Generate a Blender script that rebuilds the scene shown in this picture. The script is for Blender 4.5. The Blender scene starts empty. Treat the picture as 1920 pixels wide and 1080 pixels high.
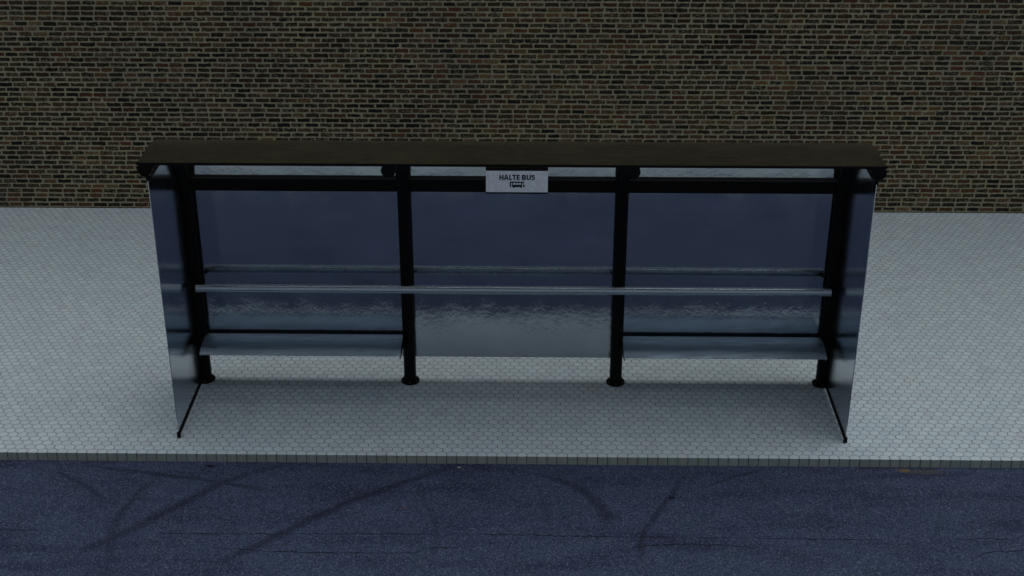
import bpy, bmesh, math, random
from mathutils import Vector, Matrix
random.seed(7)
S = bpy.context.scene
COL = S.collection
R = math.radians

# ------------------------------------------------------------------ node helper
class NT:
    def __init__(s, name):
        s.m = bpy.data.materials.new(name); s.m.use_nodes = True
        s.t = s.m.node_tree; s.t.nodes.clear()
        s.out = s.n('ShaderNodeOutputMaterial')
        s.b = s.n('ShaderNodeBsdfPrincipled'); s.l(s.b.outputs[0], s.out.inputs['Surface'])
    def n(s, kind, **kw):
        x = s.t.nodes.new(kind)
        for k, v in kw.items(): setattr(x, k, v)
        return x
    def l(s, a, b): s.t.links.new(a, b)
    def put(s, v, sock):
        if isinstance(v, bpy.types.NodeSocket): s.l(v, sock)
        elif isinstance(v, (tuple, list)):
            d = sock.default_value
            sock.default_value = tuple(v)[:len(d)] if len(v) >= len(d) else tuple(v) + (1,) * (len(d) - len(v))
        else: sock.default_value = v
    def ma(s, op, a, b=0.0, c=0.0, clamp=False):
        x = s.n('ShaderNodeMath', operation=op, use_clamp=clamp)
        s.put(a, x.inputs[0]); s.put(b, x.inputs[1]); s.put(c, x.inputs[2]); return x.outputs[0]
    def vm(s, op, a, b=(0, 0, 0), scale=None):
        x = s.n('ShaderNodeVectorMath', operation=op)
        s.put(a, x.inputs[0]); s.put(b, x.inputs[1])
        if scale is not None: s.put(scale, x.inputs['Scale'])
        return x.outputs['Value'] if op in ('LENGTH', 'DOT_PRODUCT', 'DISTANCE') else x.outputs[0]
    def xyz(s, x=0.0, y=0.0, z=0.0):
        c = s.n('ShaderNodeCombineXYZ'); s.put(x, c.inputs[0]); s.put(y, c.inputs[1]); s.put(z, c.inputs[2]); return c.outputs[0]
    def sep(s, v):
        c = s.n('ShaderNodeSeparateXYZ'); s.put(v, c.inputs[0]); return c.outputs
    def noise(s, v, scale, detail=2.0, rough=0.5, col=False):
        x = s.n('ShaderNodeTexNoise'); s.put(v, x.inputs['Vector']); s.put(scale, x.inputs['Scale'])
        s.put(detail, x.inputs['Detail']); s.put(rough, x.inputs['Roughness'])
        return x.outputs['Color'] if col else x.outputs[0]
    def white(s, v, col=False):
        x = s.n('ShaderNodeTexWhiteNoise', noise_dimensions='3D'); s.put(v, x.inputs['Vector'])
        return x.outputs['Color'] if col else x.outputs['Value']
    def rng(s, v, a, b, c=0.0, d=1.0, smooth=False):
        x = s.n('ShaderNodeMapRange', clamp=True)
        if smooth: x.interpolation_type = 'SMOOTHSTEP'
        s.put(v, x.inputs['Value'])
        for k, q in zip(('From Min', 'From Max', 'To Min', 'To Max'), (a, b, c, d)): s.put(q, x.inputs[k])
        return x.outputs[0]
    def mix(s, f, a, b, mode='MIX'):
        x = s.n('ShaderNodeMix', data_type='RGBA', blend_type=mode)
        s.put(f, x.inputs['Factor']); s.put(a, x.inputs[6]); s.put(b, x.inputs[7]); return x.outputs[2]
    def mixf(s, f, a, b):
        x = s.n('ShaderNodeMix', data_type='FLOAT'); s.put(f, x.inputs[0]); s.put(a, x.inputs[2]); s.put(b, x.inputs[3]); return x.outputs[0]
    def ramp(s, f, stops, interp='LINEAR'):
        x = s.n('ShaderNodeValToRGB'); x.color_ramp.interpolation = interp
        e = x.color_ramp.elements
        while len(e) < len(stops): e.new(0.5)
        for i, (p, c) in enumerate(stops): e[i].position = p; e[i].color = (*c, 1)
        s.put(f, x.inputs[0]); return x.outputs[0]
    def fcurve(s, v, x0, x1, pts, y0, y1):
        """piecewise curve through world points (x,y); returns y(x)"""
        n = s.n('ShaderNodeFloatCurve'); c = n.mapping.curves[0]
        P = sorted(((x - x0) / (x1 - x0), (y - y0) / (y1 - y0)) for x, y in pts)
        c.points[0].location = P[0]; c.points[1].location = P[-1]
        for q in P[1:-1]: c.points.new(*q)
        n.mapping.update()
        s.put(s.rng(v, x0, x1), n.inputs['Value'])
        return s.ma('MULTIPLY_ADD', n.outputs[0], y1 - y0, y0)
    def bump(s, h, dist=0.01, strength=1.0):
        x = s.n('ShaderNodeBump'); s.put(h, x.inputs['Height']); s.put(dist, x.inputs['Distance']); s.put(strength, x.inputs['Strength'])
        return x.outputs[0]
    def pos(s): return s.n('ShaderNodeNewGeometry').outputs['Position']
    def setb(s, **kw):
        for k, v in kw.items(): s.put(v, s.b.inputs[k.replace('_', ' ')])
        return s.m

# ------------------------------------------------------------------ materials
def mat_tiles(name='hexagonal paving tiles', tone=1.0):
    t = NT(name); P = t.pos()
    W, ROW = 0.0897, 0.0690
    warp = t.vm('SUBTRACT', t.noise(P, 9.0, 1.0, col=True), (0.5, 0.5, 0.5))
    Q = t.vm('ADD', P, t.vm('SCALE', warp, scale=0.017))
    warp2 = t.vm('SUBTRACT', t.noise(P, 60.0, 1.0, col=True), (0.5, 0.5, 0.5))
    Q = t.vm('ADD', Q, t.vm('SCALE', warp2, scale=0.004))
    q = t.sep(Q)
    upright = t.rng(t.ma('ABSOLUTE', t.sep(t.n('ShaderNodeNewGeometry').outputs['Normal'])[1]), 0.6, 0.8)
    qy = t.mixf(upright, q[1], -1.3002)
    px = t.ma('DIVIDE', t.ma('ADD', q[0], 2.5898 + 700 * W), W)
    py = t.ma('MULTIPLY', t.ma('DIVIDE', t.ma('ADD', qy, 1.3002 + 400 * ROW), ROW), 0.8660254)
    p = t.xyz(px, py, 0)
    r = (1.0, 1.7320508, 1.0); h = (0.5, 0.8660254, 0.0)
    a = t.vm('SUBTRACT', t.vm('MODULO', p, r), h)
    b = t.vm('SUBTRACT', t.vm('MODULO', t.vm('ADD', p, h), r), h)
    flat = lambda v: t.vm('MULTIPLY', v, (1, 1, 0))
    a, b = flat(a), flat(b)
    sel = t.ma('LESS_THAN', t.vm('LENGTH', a), t.vm('LENGTH', b))
    mv = t.n('ShaderNodeMix', data_type='VECTOR'); t.put(sel, mv.inputs[0]); t.put(b, mv.inputs[4]); t.put(a, mv.inputs[5])
    g = mv.outputs[1]
    ident = t.vm('SNAP', t.vm('ADD', t.vm('SUBTRACT', p, g), (0.01, 0.01, 0)), (0.1, 0.1, 1))
    ga = t.vm('ABSOLUTE', g)
    d = t.ma('MAXIMUM', t.sep(ga)[0], t.vm('DOT_PRODUCT', ga, (0.5, 0.8660254, 0)))
    edge = t.ma('SUBTRACT', 0.5, d)
    wid = t.rng(t.noise(P, 14.0, 2.0), 0.3, 0.7, 0.026, 0.056)
    grout = t.rng(edge, t.ma('MULTIPLY', wid, 0.45), t.ma('MULTIPLY', wid, 1.35), 1.0, 0.0, True)
    rnd = t.white(ident)
    base = t.mix(t.noise(P, 1.1, 3.0), (0.61, 0.765, 0.835), (0.69, 0.81, 0.86))
    base = t.mix(t.rng(t.noise(t.vm('ADD', P, (7, 3, 0)), 2.6, 2.0), 0.56, 0.80, 0, .7), base, (0.57, 0.69, 0.77))
    base = t.mix(t.rng(t.noise(t.vm('ADD', P, (17, 9, 0)), 5.0, 1.0), 0.62, 0.76, 0, .35), base, (0.61, 0.60, 0.66))
    base = t.mix(t.rng(t.noise(t.vm('ADD', P, (31, 5, 0)), 4.2, 1.0), 0.66, 0.78, 0, .2), base, (0.66, 0.65, 0.55))
    base = t.mix(1.0, base, t.mix(rnd, (0.91, 0.91, 0.92), (1.04, 1.04, 1.03)), 'MULTIPLY')
    base = t.mix(1.0, base, t.mix(t.noise(P, 120.0, 2.0), (0.86, 0.86, 0.86), (1.10, 1.10, 1.10)), 'MULTIPLY')
    # worn paler rims of the tiles
    base = t.mix(t.rng(edge, 0.05, 0.22, 0.12, 0.0), base, (0.56, 0.60, 0.61))
    GF = t.rng(t.ma('ABSOLUTE', t.sep(t.n('ShaderNodeNewGeometry').outputs['Normal'])[1]), 0.6, 0.8, 1.0, 0.55)
    gcol = t.mix(t.noise(P, 11.0, 3.0), (0.13, 0.15, 0.155), (0.33, 0.36, 0.36))
    gcol = t.vm('SCALE', gcol, scale=GF)
    c = t.mix(t.ma('MULTIPLY', grout, 0.93), base, gcol)
    # upright kerb face: shade painted in as darker colour, with road dirt streaks
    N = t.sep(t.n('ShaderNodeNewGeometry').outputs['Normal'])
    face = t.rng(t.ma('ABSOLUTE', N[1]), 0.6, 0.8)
    shade_dirt = t.mix(t.noise(t.vm('MULTIPLY', P, (90, 1, 5)), 1.0, 3.0), (0.36, 0.345, 0.285), (0.70, 0.68, 0.59))
    c = t.mix(face, c, t.mix(1.0, c, shade_dirt, 'MULTIPLY'))
    hgt = t.ma('SUBTRACT', t.ma('MULTIPLY', t.noise(P, 150.0, 2.0), 0.15), grout)
    if tone != 1.0: c = t.vm('SCALE', c, scale=tone)
    return t.setb(Base_Color=c, Roughness=0.75, Specular_IOR_Level=0.3, Normal=t.bump(hgt, 0.004, 0.6))

def mat_bricks():
    t = NT('old mixed bricks'); P = t.pos(); q = t.sep(P)
    H, L = 0.0622, 0.1705
    w = t.sep(t.vm('SUBTRACT', t.noise(P, 7.0, 2.0, col=True), (0.5, 0.5, 0.5)))
    u = t.ma('ADD', t.ma('ADD', q[0], t.ma('MULTIPLY', q[1], 0.7)), t.ma('MULTIPLY', w[0], 0.012))
    v = t.ma('ADD', q[2], t.ma('MULTIPLY', w[2], 0.010))
    row = t.ma('FLOOR', t.ma('DIVIDE', t.ma('SUBTRACT', v, 0.017), H))
    rr = t.white(t.xyz(row, 3.0, 1.0))
    off = t.ma('ADD', t.ma('MULTIPLY', row, 0.5), t.ma('MULTIPLY', rr, 0.42))
    us = t.ma('ADD', t.ma('DIVIDE', u, t.ma('MULTIPLY_ADD', rr, 0.012, L - 0.006)), off)
    us = t.ma('ADD', us, t.ma('MULTIPLY', t.ma('SUBTRACT', t.noise(t.xyz(t.ma('MULTIPLY', us, 0.45), row, 0), 1.0, 0.0), 0.5), 0.5))
    col = t.ma('FLOOR', us)
    fu = t.ma('SUBTRACT', us, col)
    fv = t.ma('FRACT', t.ma('DIVIDE', t.ma('SUBTRACT', v, 0.017), H))
    ident = t.xyz(col, row, 0.0)
    rc = t.sep(t.white(ident, True)); rc2 = t.sep(t.white(t.vm('ADD', ident, (0.5, 0.5, 7)), True))
    # distance to the brick edge in metres
    du = t.ma('MULTIPLY', t.ma('SUBTRACT', 0.5, t.ma('ABSOLUTE', t.ma('SUBTRACT', fu, 0.5))), L)
    dv = t.ma('MULTIPLY', t.ma('SUBTRACT', 0.5, t.ma('ABSOLUTE', t.ma('SUBTRACT', fv, 0.5))), H)
    # rounded corner distance
    R0 = 0.017
    cu = t.ma('MAXIMUM', t.ma('SUBTRACT', R0, du), 0.0); cv = t.ma('MAXIMUM', t.ma('SUBTRACT', R0, dv), 0.0)
    dd = t.ma('SUBTRACT', R0, t.ma('SQRT', t.ma('ADD', t.ma('MULTIPLY', cu, cu), t.ma('MULTIPLY', cv, cv))))
    rag = t.ma('MULTIPLY', t.ma('SUBTRACT', t.noise(t.vm('MULTIPLY', P, (1, 1, 1.6)), 19.0, 1.0), 0.5), 0.016)
    dd = t.ma('ADD', dd, rag)
    rag = t.ma('MULTIPLY', t.ma('SUBTRACT', t.noise(P, 55.0, 3.0, 0.6), 0.5), t.rng(rc2[1], 0.0, 1.0, 0.010, 0.030))
    dd = t.ma('ADD', dd, rag)
    marg = t.rng(rc2[0], 0, 1, 0.0072, 0.0115)
    brick = t.rng(t.ma('SUBTRACT', dd, marg), -0.0022, 0.0022, 0, 1, True)
    # mortar smears over some bricks
    smear = t.ma('MULTIPLY', t.rng(t.noise(t.vm('MULTIPLY', P, (1, 1, 2.0)), 30.0, 4.0, 0.7), 0.50, 0.64), t.rng(rc2[2], 0.15, 0.80))
    brick = t.ma('MULTIPLY', brick, t.ma('MULTIPLY_ADD', smear, -0.75, 1.0))
    bc = t.ramp(rc[0], [(0.0, (0.010, 0.013, 0.015)), (0.24, (0.018, 0.019, 0.014)), (0.40, (0.034, 0.026, 0.015)),
                        (0.54, (0.078, 0.042, 0.023)), (0.64, (0.044, 0.034, 0.020)), (0.76, (0.125, 0.050, 0.029)),
                        (0.86, (0.026, 0.025, 0.018)), (0.94, (0.150, 0.075, 0.038)), (1.0, (0.140, 0.108, 0.065))])
    # loads of bricks differ from one patch of the wall to the next
    bc = t.mix(1.0, bc, t.mix(t.rng(t.noise(t.vm('MULTIPLY', P, (0.6, 1, 1.6)), 1.1, 3.0), 0.35, 0.65), (0.52, 0.52, 0.52), (1.15, 1.10, 1.0)), 'MULTIPLY')
    big = t.noise(t.vm('ADD', P, t.vm('SCALE', t.white(ident, True), scale=9.0)), 14.0, 3.0, 0.6)
    bc = t.mix(t.rng(big, 0.50, 0.72, 0.0, 0.8), bc, t.mix(rc[1], (0.012, 0.014, 0.013), (0.14, 0.068, 0.036)))
    bc = t.mix(1.0, bc, t.mix(t.noise(P, 160.0, 3.0), (0.55, 0.55, 0.55), (1.5, 1.5, 1.5)), 'MULTIPLY')
    mc = t.mix(t.noise(P, 22.0, 4.0, 0.65), (0.215, 0.197, 0.122), (0.500, 0.455, 0.290))
    mc = t.mix(t.rng(t.noise(P, 1.3, 2.0), 0.40, 0.70, 0, .45), mc, (0.185, 0.185, 0.145))
    c = t.mix(brick, mc, bc)
    # dark line where the wall meets the pavement
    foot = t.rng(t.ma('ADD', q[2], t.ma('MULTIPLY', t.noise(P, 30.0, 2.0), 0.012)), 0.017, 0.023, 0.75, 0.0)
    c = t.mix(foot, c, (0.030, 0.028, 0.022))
    h = t.ma('ADD', brick, t.ma('MULTIPLY', t.noise(P, 110.0, 3.0), 0.5))
    return t.setb(Base_Color=c, Roughness=0.9, Specular_IOR_Level=0.2, Normal=t.bump(h, 0.006, 0.8))

MARKS = [  # tyre marks: axis the curve runs along, points (x, y) on the road, half width, darkness
    ('y', [(-0.37, -1.31), (-1.18, -1.80), (-1.60, -2.12), (-1.91, -2.43), (-2.43, -2.90)], 0.060, 0.55),
    ('y', [(-1.81, -1.32), (-2.43, -1.59), (-2.84, -2.02), (-3.20, -2.41), (-3.62, -2.78)], 0.065, 0.50),
    ('x', [(-3.95, -1.38), (-3.15, -1.53), (-2.51, -1.66), (-1.92, -1.84)], 0.04, 0.5),
    ('x', [(-4.07, -1.47), (-3.77, -1.68), (-3.46, -1.94)], 0.04, 0.42),
    ('y', [(0.01, -1.41), (0.48, -1.61), (0.71, -1.85), (0.87, -2.27)], 0.07, 0.48),
    ('x', [(1.64, -1.70), (1.95, -1.52), (2.24, -1.38)], 0.030, 0.36),
    ('y', [(1.57, -1.47), (1.37, -1.84), (1.21, -2.16), (1.11, -2.42), (1.06, -2.78)], 0.045, 0.46),
    ('y', [(-2.97, -1.50), (-3.23, -1.87), (-3.29, -2.34), (-3.15, -2.84)], 0.055, 0.40),
    ('x', [(2.6, -1.62), (3.1, -1.50), (3.6, -1.44), (4.2, -1.42)], 0.05, 0.28),
    ('y', [(-0.95, -1.45), (-0.72, -1.9), (-0.60, -2.4), (-0.62, -2.9)], 0.05, 0.20),
    ('y', [(2.2, -3.3), (2.9, -4.0), (4.1, -5.0)], 0.07, 0.30),
    ('y', [(-0.6, -3.2), (0.3, -4.1), (0.7, -5.1)], 0.07, 0.30),
]
CRACKS = [
    [(-2.95, -2.41), (-2.01, -2.40), (-0.60, -2.38)], [(-0.33, -2.38), (0.03, -2.38), (0.56, -2.395), (2.14, -2.40), (3.23, -2.41)],
    [(3.60, -2.38), (4.2, -2.38)], [(-2.50, -2.59), (-2.23, -2.61), (-1.79, -2.64), (-0.79, -2.64), (-0.67, -2.58), (-0.30, -2.56)],
    [(-4.5, -2.37), (-3.80, -2.38)], [(3.70, -2.64), (3.79, -2.62), (3.93, -2.56), (4.4, -2.54)], [(0.9, -2.62), (1.3, -2.50), (1.75, -2.50), (2.1, -2.58)],
    [(-2.3, -3.70), (-1.2, -3.74), (0.2, -3.70)], [(-3.4, -3.15), (-2.4, -3.11), (-1.8, -3.16)], [(0.6, -4.3), (1.7, -4.22), (2.8, -4.28)],
]
def mat_asphalt():
    t = NT('worn asphalt'); P = t.pos(); q = t.sep(P)
    fine = t.noise(P, 80.0, 3.0, 0.8)
    grain = t.white(t.vm('SNAP', P, (0.0115, 0.015, 1.0)))
    patch = t.noise(P, 1.4, 4.0, 0.6)
    c = t.mix(patch, (0.026, 0.038, 0.080), (0.056, 0.080, 0.150))
    c = t.mix(t.rng(t.noise(t.vm('MULTIPLY', P, (0.5, 2.4, 1)), 2.0, 3.0), 0.48, 0.72, 0, .65), c, (0.020, 0.026, 0.062))
    c = t.mix(t.rng(t.noise(t.vm('ADD', P, (4, 8, 0)), 3.2, 3.0), 0.55, 0.75, 0, .5), c, (0.036, 0.060, 0.095))
    c = t.mix(1.0, c, t.mix(t.rng(fine, 0.34, 0.68), (0.22, 0.22, 0.26), (2.10, 2.10, 2.02)), 'MULTIPLY')
    c = t.mix(t.rng(grain, 0.80, 1.0, 0.0, 0.58), c, (0.16, 0.19, 0.27))
    c = t.mix(t.rng(t.noise(t.vm('ADD', P, (2, 1, 0)), 95.0, 1.0), 0.70, 0.76, 0, .75), c, (0.26, 0.28, 0.32))
    wob = t.ma('MULTIPLY', t.ma('SUBTRACT', t.noise(P, 3.5, 3.0), 0.5), 0.06)
    dens = t.rng(t.noise(P, 60.0, 2.0), 0.25, 0.75, 0.6, 1.4)
    mask = 0.0
    for ax, pts, hw, dk in MARKS:
        if ax == 'x':
            xs = [p[0] for p in pts]; ys = [p[1] for p in pts]; prm, oth = q[0], q[1]; pp = pts
        else:
            xs = [p[1] for p in pts]; ys = [p[0] for p in pts]; prm, oth = q[1], q[0]; pp = [(b, a) for a, b in pts]
        x0, x1, y0, y1 = min(xs), max(xs), min(ys), max(ys)
        f = t.fcurve(prm, x0, x1, pp, y0, y1)
        d = t.ma('ABSOLUTE', t.ma('ADD', t.ma('SUBTRACT', oth, f), wob))
        sl = (y1 - y0) / (x1 - x0); hwp = hw * math.sqrt(1 + sl * sl)
        m = t.rng(d, hwp * 0.15, hwp * 1.1, min(0.95, dk * 1.02), 0.0, True)
        e = 0.18 * (x1 - x0)
        m = t.ma('MULTIPLY', m, t.ma('MULTIPLY', t.rng(prm, x0 - 0.02, x0 + e, 0, 1), t.rng(prm, x1 - e, x1 + 0.02, 1, 0)))
        mask = t.ma('MAXIMUM', mask, m)
    c = t.mix(t.ma('MULTIPLY', mask, dens), c, (0.009, 0.011, 0.024))
    wc = t.ma('MULTIPLY', t.ma('SUBTRACT', t.noise(t.vm('MULTIPLY', P, (1, 0.1, 1)), 13.0, 4.0, 0.7), 0.5), 0.055)
    ck = 0.0
    for pts in CRACKS:
        xs = [p[0] for p in pts]; ys = [p[1] for p in pts]
        x0, x1 = min(xs), max(xs); y0, y1 = min(ys) - 0.01, max(ys) + 0.01
        f = t.fcurve(q[0], x0, x1, pts, y0, y1)
        d = t.ma('ABSOLUTE', t.ma('ADD', t.ma('SUBTRACT', q[1], f), wc))
        m = t.rng(d, 0.002, 0.0085, 1.0, 0.0)
        m = t.ma('MULTIPLY', m, t.ma('MULTIPLY', t.rng(q[0], x0, x0 + 0.15, 0, 1), t.rng(q[0], x1 - 0.15, x1, 1, 0)))
        ck = t.ma('MAXIMUM', ck, m)
    ck = t.ma('MULTIPLY', ck, t.rng(t.noise(P, 5.0, 2.0), 0.30, 0.55, 0.25, 1.0))
    c = t.mix(ck, c, (0.006, 0.006, 0.009))
    def blob(x, y, rx, ry, col, amt):
        nonlocal c
        v = t.vm('MULTIPLY', t.vm('SUBTRACT', P, (x, y, -0.08)), (1 / rx, 1 / ry, 0))
        v = t.ma('ADD', t.vm('LENGTH', v), t.ma('MULTIPLY', t.ma('SUBTRACT', t.noise(P, 24.0, 3.0), 0.5), 1.3))
        c = t.mix(t.rng(v, 0.35, 1.0, amt, 0.0), c, col)
    blob(3.50, -1.375, 0.07, 0.035, (0.20, 0.13, 0.045), 0.9)
    blob(3.66, -1.40, 0.22, 0.05, (0.10, 0.085, 0.060), 0.55)
    blob(-0.88, -2.02, 0.06, 0.02, (0.12, 0.06, 0.045), 0.4)
    blob(1.40, -1.83, 0.045, 0.024, (0.004, 0.004, 0.005), 1.0)
    blob(-2.68, -1.40, 0.06, 0.03, (0.006, 0.006, 0.009), 1.0)
    blob(-0.46, -1.385, 0.020, 0.012, (0.5, 0.5, 0.48), 1.0)
    hgt = t.ma('ADD', fine, t.ma('MULTIPLY', grain, 0.25))
    hgt = t.ma('SUBTRACT', hgt, t.ma('MULTIPLY', ck, 2.0))
    return t.setb(Base_Color=c, Roughness=0.88, Specular_IOR_Level=0.25, Normal=t.bump(hgt, 0.004, 0.5))

def mat_steel(name, col, rough, dirt=True, axis='x', bstr=1.0):
    """polished sheet steel: faint horizontal brushing, streaky rougher dirt low down"""
    t = NT(name); P = t.pos(); q = t.sep(P)
    if axis == 'x': st = (1.0, 1.0, 0.85)
    elif axis == 'r': st = (0.6, 9.0, 9.0)
    elif axis == 'z': st = (1.0, 7.0, 1.0)
    else: st = (1.0, 6.0, 6.0)
    V = t.vm('MULTIPLY', P, st)
    n1 = t.ma('MULTIPLY', t.noise(V, 27.0, 5.0, 0.66), t.rng(t.noise(P, 5.0, 3.0), 0.35, 0.65, 0.6, 1.9)) if axis == 'x' else t.noise(V, 21.0, 5.0, 0.62)
    n2 = t.noise(V, 34.0, 3.0, 0.6)
    c = t.mix(t.noise(V, 2.2, 4.0, 0.6), tuple(k * 0.90 for k in col), tuple(min(1, k * 1.08) for k in col))
    low = t.ma('ADD', t.rng(q[2], 0.60, 1.05, 0.36, 0.03), t.rng(q[2], 1.0, 1.5, 0.08, 0.0)) if dirt else 0.25
    hi = t.rng(q[2], 2.05, 2.2, 0.0, 0.10) if dirt else 0.0
    low = t.ma('ADD', low, hi)
    rg = t.ma('ADD', t.rng(t.noise(V, 5.0, 4.0), 0.35, 0.7, rough * 0.7, rough * 1.5), t.ma('MULTIPLY', low, 0.03))
    h = t.ma('ADD', t.ma('MULTIPLY', n1, t.ma('MULTIPLY', low, 0.8)), t.ma('MULTIPLY', n2, t.ma('MULTIPLY_ADD', low, 0.10, 0.012)))
    if axis != 'l': c = t.mix(t.ma('MULTIPLY', t.rng(t.noise(V, 24.0, 4.0), 0.52, 0.72, 0, 0.30), low), c, tuple(k * 0.7 for k in col))
    if axis == 'r': c = t.mix(1.0, c, t.mix(t.rng(t.noise(t.vm('MULTIPLY', P, (9, 34, 34)), 1.0, 5.0, 0.8), 0.3, 0.7), (0.58, 0.58, 0.58), (1.36, 1.36, 1.34)), 'MULTIPLY')
    if axis == 'l': return t.setb(Base_Color=c, Metallic=1.0, Roughness=rg)
    return t.setb(Base_Color=c, Metallic=1.0, Roughness=rg, Normal=t.bump(h, 0.0070 * bstr, 0.8))

def mat_paint(name, col, rough=0.45, spec=0.3):
    t = NT(name); P = t.pos()
    c = t.mix(t.noise(P, 30.0, 3.0), tuple(k * 0.75 for k in col), tuple(k * 1.25 for k in col))
    return t.setb(Base_Color=c, Roughness=t.rng(t.noise(P, 45.0, 2.0), 0.3, 0.7, rough * 0.85, rough * 1.2), Specular_IOR_Level=spec)

def mat_earth():
    t = NT('dry ground'); P = t.pos()
    return t.setb(Base_Color=t.mix(t.noise(P, 0.6, 5.0), (0.10, 0.09, 0.07), (0.19, 0.17, 0.13)), Roughness=0.95)

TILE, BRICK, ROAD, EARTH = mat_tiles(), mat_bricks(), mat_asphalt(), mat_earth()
PANEL = mat_steel('polished steel back sheet', (0.60, 0.645, 0.68), 0.075)
SIDE = mat_steel('polished steel side sheet', (0.68, 0.72, 0.78), 0.15, axis='z', bstr=0.25)
ROOF = mat_steel('brushed steel roof sheet', (0.46, 0.465, 0.44), 0.13, dirt=False, axis='r', bstr=0.03)
SEAT = mat_steel('satin steel seat sheet', (0.41, 0.54, 0.66), 0.42, dirt=False, axis='l', bstr=0.0006)
TUBE = mat_steel('satin steel tube', (0.46, 0.55, 0.63), 0.27, dirt=False, axis='l', bstr=0.0006)
BLACK = mat_paint('black paint', (0.0045, 0.0045, 0.005), 0.5, 0.12)
BOLT = mat_paint('worn bolt heads', (0.06, 0.06, 0.06), 0.4, 0.5)
WHITE = mat_paint('white sign face', (0.74, 0.82, 0.90), 0.45, 0.3)
DARK = mat_paint('dark grey primer', (0.075, 0.085, 0.095), 0.5, 0.3)
INK = mat_paint('black sign ink', (0.006, 0.008, 0.012), 0.5, 0.2)

# ------------------------------------------------------------------ mesh helpers
def obj(name, bm, m, parent=None, smooth=None):
    bmesh.ops.recalc_face_normals(bm, faces=bm.faces)
    me = bpy.data.meshes.new(name); bm.to_mesh(me); bm.free()
    me.materials.append(m)
    if smooth is not None:
        for p in me.polygons: p.use_smooth = True
        me.set_sharp_from_angle(angle=R(smooth))
    o = bpy.data.objects.new(name, me); COL.objects.link(o)
    if parent: o.parent = parent
    return o
def box(bm, x0, x1, y0, y1, z0, z1, bev=0.0):
    r = bmesh.ops.create_cube(bm, size=1.0)
    for v in r['verts']:
        v.co = Vector((x0 + (v.co.x + .5) * (x1 - x0), y0 + (v.co.y + .5) * (y1 - y0), z0 + (v.co.z + .5) * (z1 - z0)))
    if bev:
        es = list({e for v in r['verts'] for e in v.link_edges})
        bmesh.ops.bevel(bm, geom=es, offset=bev, segments=2, affect='EDGES', profile=0.5)
    return bm
def tube(bm, pts, rad, seg=24, cap=True):
    rings = []
    pts = [Vector(p) for p in pts]; ref = None
    for i, p in enumerate(pts):
        d = (pts[min(i + 1, len(pts) - 1)] - pts[max(i - 1, 0)]).normalized()
        if ref is None: ref = Vector((1, 0, 0)) if abs(d.x) < .9 else Vector((0, 1, 0))
        a = (ref - d * ref.dot(d)).normalized(); b = d.cross(a); ref = a
        rr = rad[i] if isinstance(rad, (list, tuple)) else rad
        rings.append([bm.verts.new(p + (a * math.cos(2 * math.pi * k / seg) + b * math.sin(2 * math.pi * k / seg)) * rr) for k in range(seg)])
    for A, B in zip(rings, rings[1:]):
        for k in range(seg): bm.faces.new((A[k], A[(k + 1) % seg], B[(k + 1) % seg], B[k]))
    if cap: bm.faces.new(rings[0]); bm.faces.new(rings[-1])
    return bm
def prism_x(bm, prof, x0, x1):
    """closed (y,z) outline extruded along x"""
    A = [bm.verts.new((x0, y, z)) for y, z in prof]; B = [bm.verts.new((x1, y, z)) for y, z in prof]
    n = len(prof)
    for k in range(n): bm.faces.new((A[k], A[(k + 1) % n], B[(k + 1) % n], B[k]))
    fa = bm.faces.new(A); fb = bm.faces.new(B)
    bmesh.ops.triangulate(bm, faces=[fa, fb])
    return bm
def sheet_profile(line, th):
    """outline of a bent sheet: the (y,z) centre line thickened by th below it"""
    low = []
    for i, p in enumerate(line):
        a = Vector(line[max(i - 1, 0)]); b = Vector(line[min(i + 1, len(line) - 1)])
        d = (b - a).normalized(); n = Vector((-d.y, d.x))
        if n.y > 0: n = -n
        low.append((p[0] + n.x * th, p[1] + n.y * th))
    return list(line) + low[::-1]
def empty(name, loc=(0, 0, 0)):
    o = bpy.data.objects.new(name, None); COL.objects.link(o); o.location = loc; o.empty_display_size = .2; return o
def tag(o, label, cat, group=None):
    o['label'] = label; o['category'] = cat
    if group: o['group'] = group
    return o
def struct(name, bm, m):
    o = obj(name, bm, m); o['kind'] = 'structure'; return o

# ------------------------------------------------------------------ setting
KY, WY = -1.326, 4.238
def slab(x0, x1, y0, y1, z0, z1): return box(bmesh.new(), x0, x1, y0, y1, z0, z1)
bm = bmesh.new()
for p in ((-400, -400), (400, -400), (400, 400), (-400, 400)): bm.verts.new((p[0], p[1], -0.30))
bm.faces.new(bm.verts); struct('ground', bm, EARTH)
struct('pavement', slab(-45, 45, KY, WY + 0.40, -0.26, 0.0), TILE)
struct('road', slab(-45, 45, -5.06, KY - 0.001, -0.27, -0.08), ROAD)
struct('pavement', slab(-45, 45, -19.0, -5.061, -0.26, 0.0), mat_tiles('darker hexagonal tiles', 0.60))  # far side: same tile colours scaled darker overall
bm = bmesh.new(); box(bm, -45, 45, WY, WY + 0.32, 0.0, 11.0)
wall = tag(obj('brick_wall', bm, BRICK), 'long old brick wall with dark, red and brown bricks behind the white tiled pavement', 'wall')
bm = bmesh.new(); box(bm, -45.03, 45.03, WY - 0.05, WY + 0.37, 11.0, 11.09, 0.01)
obj('coping', bm, EARTH, wall)

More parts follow.
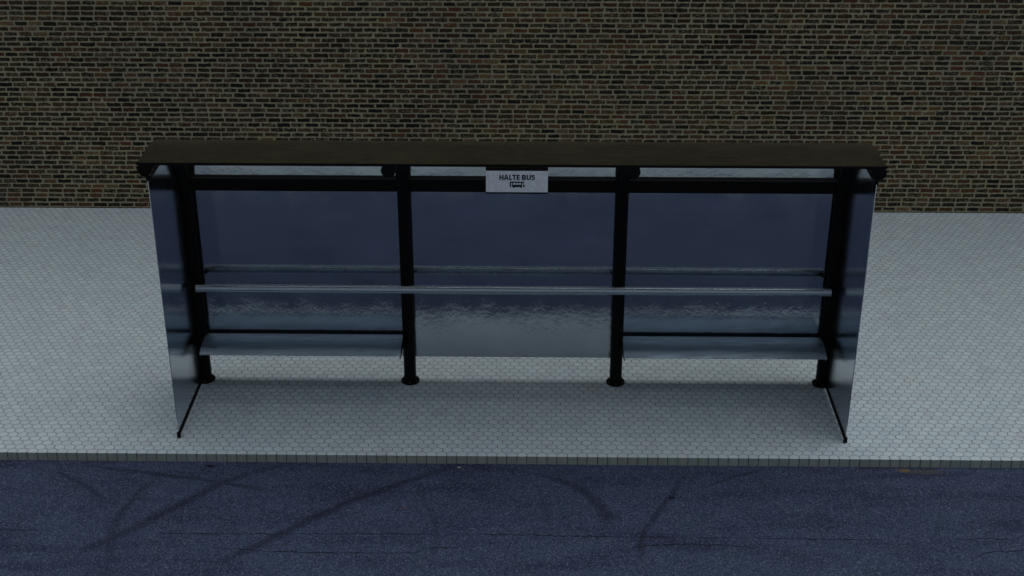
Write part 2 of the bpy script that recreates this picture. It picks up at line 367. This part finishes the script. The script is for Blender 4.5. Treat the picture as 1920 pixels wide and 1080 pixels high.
# ------------------------------------------------------------------ the shelter
sh = tag(empty('bus_shelter'), 'open bus shelter of mirror steel sheets on four black posts standing on the tiled pavement', 'bus shelter')
PR = 0.059
AC, AZ, AA, AB = -0.87, 1.87, 0.87, 0.81          # bend of the posts: ellipse centre (y, z) and half axes
def arc(a, b, n=16, t0=0.0, t1=90.0):
    return [(AC + a * math.cos(R(t0 + (t1 - t0) * i / n)), AZ + b * math.sin(R(t0 + (t1 - t0) * i / n))) for i in range(n + 1)]
YT = -1.205                                         # front end of the arms
def make_post(x):
    bm = bmesh.new()
    pts = [(x, 0, 0.02), (x, 0, 0.9), (x, 0, 1.6)] + [(x, y, z) for y, z in arc(AA, AB)] + [(x, -1.05, AZ + AB), (x, YT, AZ + AB)]
    tube(bm, pts, PR, 32)
    p = obj('post', bm, BLACK, sh, 40)
    bm = bmesh.new(); tube(bm, [(x, 0, 0.001), (x, 0, 0.004), (x, 0, 0.018), (x, 0, 0.022)], [0.086, 0.089, 0.089, 0.084], 40)
    obj('base_flange', bm, BLACK, p, 40)
    for k in range(6):
        a = math.pi / 2 + k * math.pi / 3
        cx, cy = x + 0.074 * math.cos(a), 0.074 * math.sin(a)
        bm = bmesh.new(); tube(bm, [(cx, cy, 0.021), (cx, cy, 0.030), (cx, cy, 0.033)], [0.0085, 0.0085, 0.006], 6)
        obj('bolt', bm, BOLT, p)
    bm = bmesh.new(); tube(bm, [(x, YT + 0.001, AZ + AB), (x, YT - 0.006, AZ + AB), (x, YT - 0.012, AZ + AB)], [PR + .001, PR + .001, PR - .008], 32)
    obj('end_cap', bm, BLACK, p, 40)
    return p
PX = (-3.0, -1.0, 1.0, 3.0)
for x in PX: make_post(x)

# crossbeam between the posts, one length per bay
bm = bmesh.new()
for a, b in zip(PX, PX[1:]): box(bm, a + PR * .55, b - PR * .55, 0.010, 0.0612, 1.990, 2.112, 0.005)
obj('crossbeam', bm, BLACK, sh)

# steel back sheets behind the posts, one per bay
PY = 0.062
for a, b in zip(PX, PX[1:]):
    bm = bmesh.new(); box(bm, a + .004, b - .004, PY, PY + 0.006, 0.240, 2.40, 0.001)
    obj('back_panel', bm, PANEL, sh)

# roof: bent sheet over the arms, steep at the back, black folded front edge
line = [(YT - 0.030, 2.749), (-1.05, 2.750)] + [(AC + (AA + .068) * math.sin(R(k * 5)), AZ + (AB + .0685) * math.cos(R(k * 5))) for k in range(0, 13)]
bm = prism_x(bmesh.new(), sheet_profile(line, 0.008), -3.048, 3.048)
rf = obj('roof', bm, ROOF, sh, 30)
bm = bmesh.new(); box(bm, -3.052, 3.052, YT - 0.040, YT - 0.0305, 2.731, 2.7535, 0.002)
obj('front_trim', bm, BLACK, rf)
# side sheets with bottom rail, foot and top rail
def side(s):
    x = s * 3.031
    top = arc(0.87, 0.81, 14, 0, 53.97)
    prof = [(-1.044, 2.525)] + top[::-1] + [(-0.0, 0.03), (-1.044, 0.03)]
    prof = [p for i, p in enumerate(prof) if i == 0 or p != prof[i - 1]]
    bm = prism_x(bmesh.new(), prof, x - 0.003, x + 0.003)
    p = obj('side_panel', bm, SIDE, sh)
    bm = bmesh.new(); xr = x - s * 0.0095
    box(bm, xr - .0045, xr + .0045, -1.046, -0.062, 0.020, 0.046, 0.001)
    obj('bottom_rail', bm, BLACK, p)
    bm = bmesh.new(); box(bm, x - .013, x + .013, -1.062, -1.038, 0.0, 0.052, 0.002)
    box(bm, x - s * .013 - .004, x - s * .013 + .004, -1.075, -1.030, 0.0, 0.012)
    obj('foot', bm, BLACK, p)
    bm = bmesh.new(); box(bm, xr - .0045, xr + .0045, -1.046, -0.36, 2.512, 2.540, 0.001)
    obj('top_rail', bm, BLACK, p)
    bm = bmesh.new()
    box(bm, x - .012, x + .012, -1.052, -1.02, 2.515, 2.60, 0.002)
    obj('clamp', bm, BLACK, p)
side(-1); side(1)

# two bent steel seats in the outer bays
def seat(x0, x1):
    ln = [(y, 0.530 - (1.02 if y > -0.14 else 1.02) * (y + 0.14) ** 2) for y in (0.018 - 0.38 * k / 20 for k in range(21))]
    bm = prism_x(bmesh.new(), sheet_profile(ln, 0.009), x0, x1)
    s = obj('seat', bm, SEAT, sh, 30)
    for xc, sg in ((x0 + .006, 1), (x1 - .006, -1)):
        low = [(y, z - .011) for y, z in ln]
        bm = prism_x(bmesh.new(), low + [(-0.355, 0.440), (-0.18, 0.42), (0.010, 0.40)], xc - .004, xc + .004)
        obj('bracket', bm, BLACK, s)
    bm = bmesh.new(); box(bm, x0 + .012, x1 - .012, 0.0185, 0.026, 0.42, 0.5035, 0.001)
    obj('back_rail', bm, DARK, s)
    for xe in (x0 - .0035, x1 + .0035):
        bm = prism_x(bmesh.new(), sheet_profile([(y, z + .001) for y, z in ln], 0.014), xe - .003, xe + .003)
        obj('end_trim', bm, BLACK, s)
seat(-2.945, -1.050); seat(1.046, 2.945)

# leaning bar across all three bays, in front of the posts
BY, BZ, BR = -0.150, 1.072, 0.040
bm = bmesh.new(); tube(bm, [(-2.962, BY, BZ), (-2.958, BY, BZ), (2.958, BY, BZ), (2.962, BY, BZ)], [BR - .004, BR, BR, BR - .004], 40)
bar = obj('lean_bar', bm, TUBE, sh, 40)
for x in (-2.93, -1.0, 1.0, 2.93):
    bm = bmesh.new(); dx = 0 if abs(x) < 2 else (0.05 if x > 0 else -0.05)
    tube(bm, [(x + dx, -0.04, BZ - .005), (x, BY + BR * .7, BZ - .003)], 0.018, 14)
    obj('bracket', bm, BLACK, bar, 40)

# ------------------------------------------------------------------ sign
sg = tag(empty('bus_stop_sign', (0.0525, YT - 0.041, 2.50)), 'small white sign reading HALTE BUS with a black bus symbol under the roof edge', 'sign')
def local(bm): 
    bmesh.ops.translate(bm, verts=bm.verts, vec=(-sg.location.x, -sg.location.y, -sg.location.z)); return bm
SX0, SX1, SY = -0.200, 0.3045, YT - 0.041
ZB, ZT = 2.520, 2.705
bm = bmesh.new(); box(bm, SX0 - .001, SX1 + .001, SY - 0.014, SY - 0.0005, ZB - .016, ZT + .028, 0.0015); obj('frame', local(bm), BLACK, sg)
bm = bmesh.new(); box(bm, SX0, SX1, SY - 0.018, SY - 0.0145, ZB, ZT, 0.0006); obj('board', local(bm), WHITE, sg)
def lettering():
    """HALTE BUS in heavy capitals: every letter from bars and bent strokes, cap height H"""
    bm = bmesh.new(); H = 0.0460; st = 0.0102
    z0, yf, yb = 2.6275, SY - 0.0194, SY - 0.0178
    def poly(pts):
        A = [bm.verts.new((x, yf, z0 + z)) for x, z in pts]; B = [bm.verts.new((x, yb, z0 + z)) for x, z in pts]
        n = len(pts); bm.faces.new(A); bm.faces.new(B[::-1])
        for k in range(n): bm.faces.new((A[k], B[k], B[(k + 1) % n], A[(k + 1) % n]))
    def bar(x0, x1, a, b): poly([(x0, a), (x1, a), (x1, b), (x0, b)])
    def bow(cx, cz, rx, rz, a0, a1, w=st, n=14):
        P = [(cx + rx * math.cos(R(a0 + (a1 - a0) * k / n)), cz + rz * math.sin(R(a0 + (a1 - a0) * k / n))) for k in range(n + 1)]
        Q = [(cx + (rx - w) * math.cos(R(a0 + (a1 - a0) * k / n)), cz + (rz - w * .86) * math.sin(R(a0 + (a1 - a0) * k / n))) for k in range(n + 1)]
        for k in range(n): poly([P[k], P[k + 1], Q[k + 1], Q[k]])
    hb = st * .86
    x = -0.090
    bar(x, x + st, 0, H); bar(x + .0235, x + .0235 + st, 0, H); bar(x + st, x + .0235, .5 * H - hb / 2, .5 * H + hb / 2); x += .0385         # H
    w = .0385                                                                                                                        # A
    x -= .002
    poly([(x, 0), (x + st, 0), (x + w / 2, H * .80), (x + w / 2 + .0004, H), (x + w / 2 - st * .55, H)])
    poly([(x + w - st, 0), (x + w, 0), (x + w / 2 + st * .55, H), (x + w / 2 + .0005, H), (x + w / 2 + .0001, H * .80)])
    bar(x + .0085, x + w - .0085, .22 * H, .22 * H + hb); x += .0435
    bar(x, x + st, 0, H); bar(x + st, x + .0235, 0, hb); x += .0245                                                                     # L
    bar(x, x + .0330, H - hb, H); bar(x + .0165 - st / 2, x + .0165 + st / 2, 0, H - hb); x += .0370                                     # T
    bar(x, x + st, 0, H)                                                                                                             # E
    for a in (0, .5 * H - hb / 2, H - hb): bar(x + st, x + .0245, a, a + hb)
    x += .0425
    bar(x, x + st, 0, H)                                                                                                             # B
    for a in (0, .53 * H - hb / 2, H - hb): bar(x + st, x + .0170, a, a + hb)
    bow(x + .0165, (.53 * H + hb / 2) / 2, .0165, (.53 * H + hb / 2) / 2, -90, 90)
    bow(x + .0165, (.53 * H - hb / 2 + H) / 2, .0145, (H - .53 * H + hb / 2) / 2, -90, 90); x += .0380
    bar(x, x + st, .30 * H, H); bar(x + .0240, x + .0240 + st, .30 * H, H); bow(x + .0166, .30 * H, .0166, .30 * H, 180, 360); x += .0375  # U
    c1, c2 = .735 * H, .265 * H                                                                                                      # S
    bow(x + .0145, c1, .0145, .265 * H, 20, 270); bow(x + .0145, (.53 * H + hb) / 2, .0150, (.53 * H + hb) / 2, 90, -150)
    return bm
obj('lettering', local(lettering()), INK, sg)
# bus symbol: body with window openings, doors and wheels
bm = bmesh.new()
bx, bz, bw, bh = -0.006, 2.566, 0.122, 0.0475
def pr(a, b, c, d): box(bm, bx + a * bw, bx + b * bw, SY - 0.0194, SY - 0.0178, bz + c * bh, bz + d * bh)
pr(0.02, 0.98, 0.80, 1.0)
pr(0.0, 0.09, 0.0, 0.86); pr(0.16, 0.225, 0.40, 0.86); pr(0.395, 0.435, 0.40, 0.86); pr(0.575, 0.615, 0.40, 0.86); pr(0.765, 0.83, 0.40, 0.86)
pr(0.16, 0.83, 0.0, 0.40); pr(0.905, 1.0, 0.0, 0.42); pr(0.905, 0.93, 0.42, 0.86)
for c in (0.27, 0.755):
    tube(bm, [(bx + c * bw, SY - .0178, bz - 0.001), (bx + c * bw, SY - .0190, bz - 0.001)], 0.0068, 14)
obj('bus_symbol', local(bm), INK, sg)

# ------------------------------------------------------------------ light
W = bpy.data.worlds.new('World'); S.world = W; W.use_nodes = True
nt = W.node_tree; bg = nt.nodes['Background']
sky = nt.nodes.new('ShaderNodeTexSky'); sky.sky_type = 'NISHITA'; sky.sun_disc = False
SUN = Vector((0.22, 0.14, 1.0)).normalized()
sky.sun_elevation = math.asin(SUN.z); sky.sun_rotation = math.atan2(SUN.x, SUN.y)
sky.air_density = 1.0; sky.dust_density = 3.0; sky.ozone_density = 1.5
hs = nt.nodes.new('ShaderNodeHueSaturation'); hs.inputs['Saturation'].default_value = 0.36
nt.links.new(sky.outputs[0], hs.inputs['Color']); nt.links.new(hs.outputs[0], bg.inputs[0]); bg.inputs[1].default_value = 0.054
sl = bpy.data.lights.new('overcast_sun', 'SUN'); sl.energy = 0.74; sl.angle = R(75); sl.color = (1.0, 0.99, 0.975)
so = bpy.data.objects.new('overcast_sun', sl); COL.objects.link(so); so.rotation_euler = SUN.to_track_quat('Z', 'Y').to_euler(); so.location = (2, 2, 12)

# ------------------------------------------------------------------ camera
cam = bpy.data.cameras.new('camera'); cam.lens = 50.0; cam.sensor_width = 36.0; cam.clip_end = 2000
co = bpy.data.objects.new('camera', cam); COL.objects.link(co); S.camera = co
pt, yw, rl = 0.4594, -0.0158, -0.0005
fw = Vector((math.sin(yw) * math.cos(pt), math.cos(yw) * math.cos(pt), -math.sin(pt)))
rt = Vector((math.cos(yw), -math.sin(yw), 0)); up = rt.cross(fw)
r2 = rt * math.cos(rl) + up * math.sin(rl); u2 = -rt * math.sin(rl) + up * math.cos(rl)
M = Matrix((r2, u2, -fw)).transposed().to_4x4(); M.translation = Vector((0.1824, -12.0309, 6.9734)); co.matrix_world = M

S.view_settings.view_transform = 'Standard'; S.view_settings.look = 'None'
S.view_settings.exposure = 0.0; S.view_settings.gamma = 1.0
S.render.engine = 'CYCLES'
S.cycles.max_bounces = 10
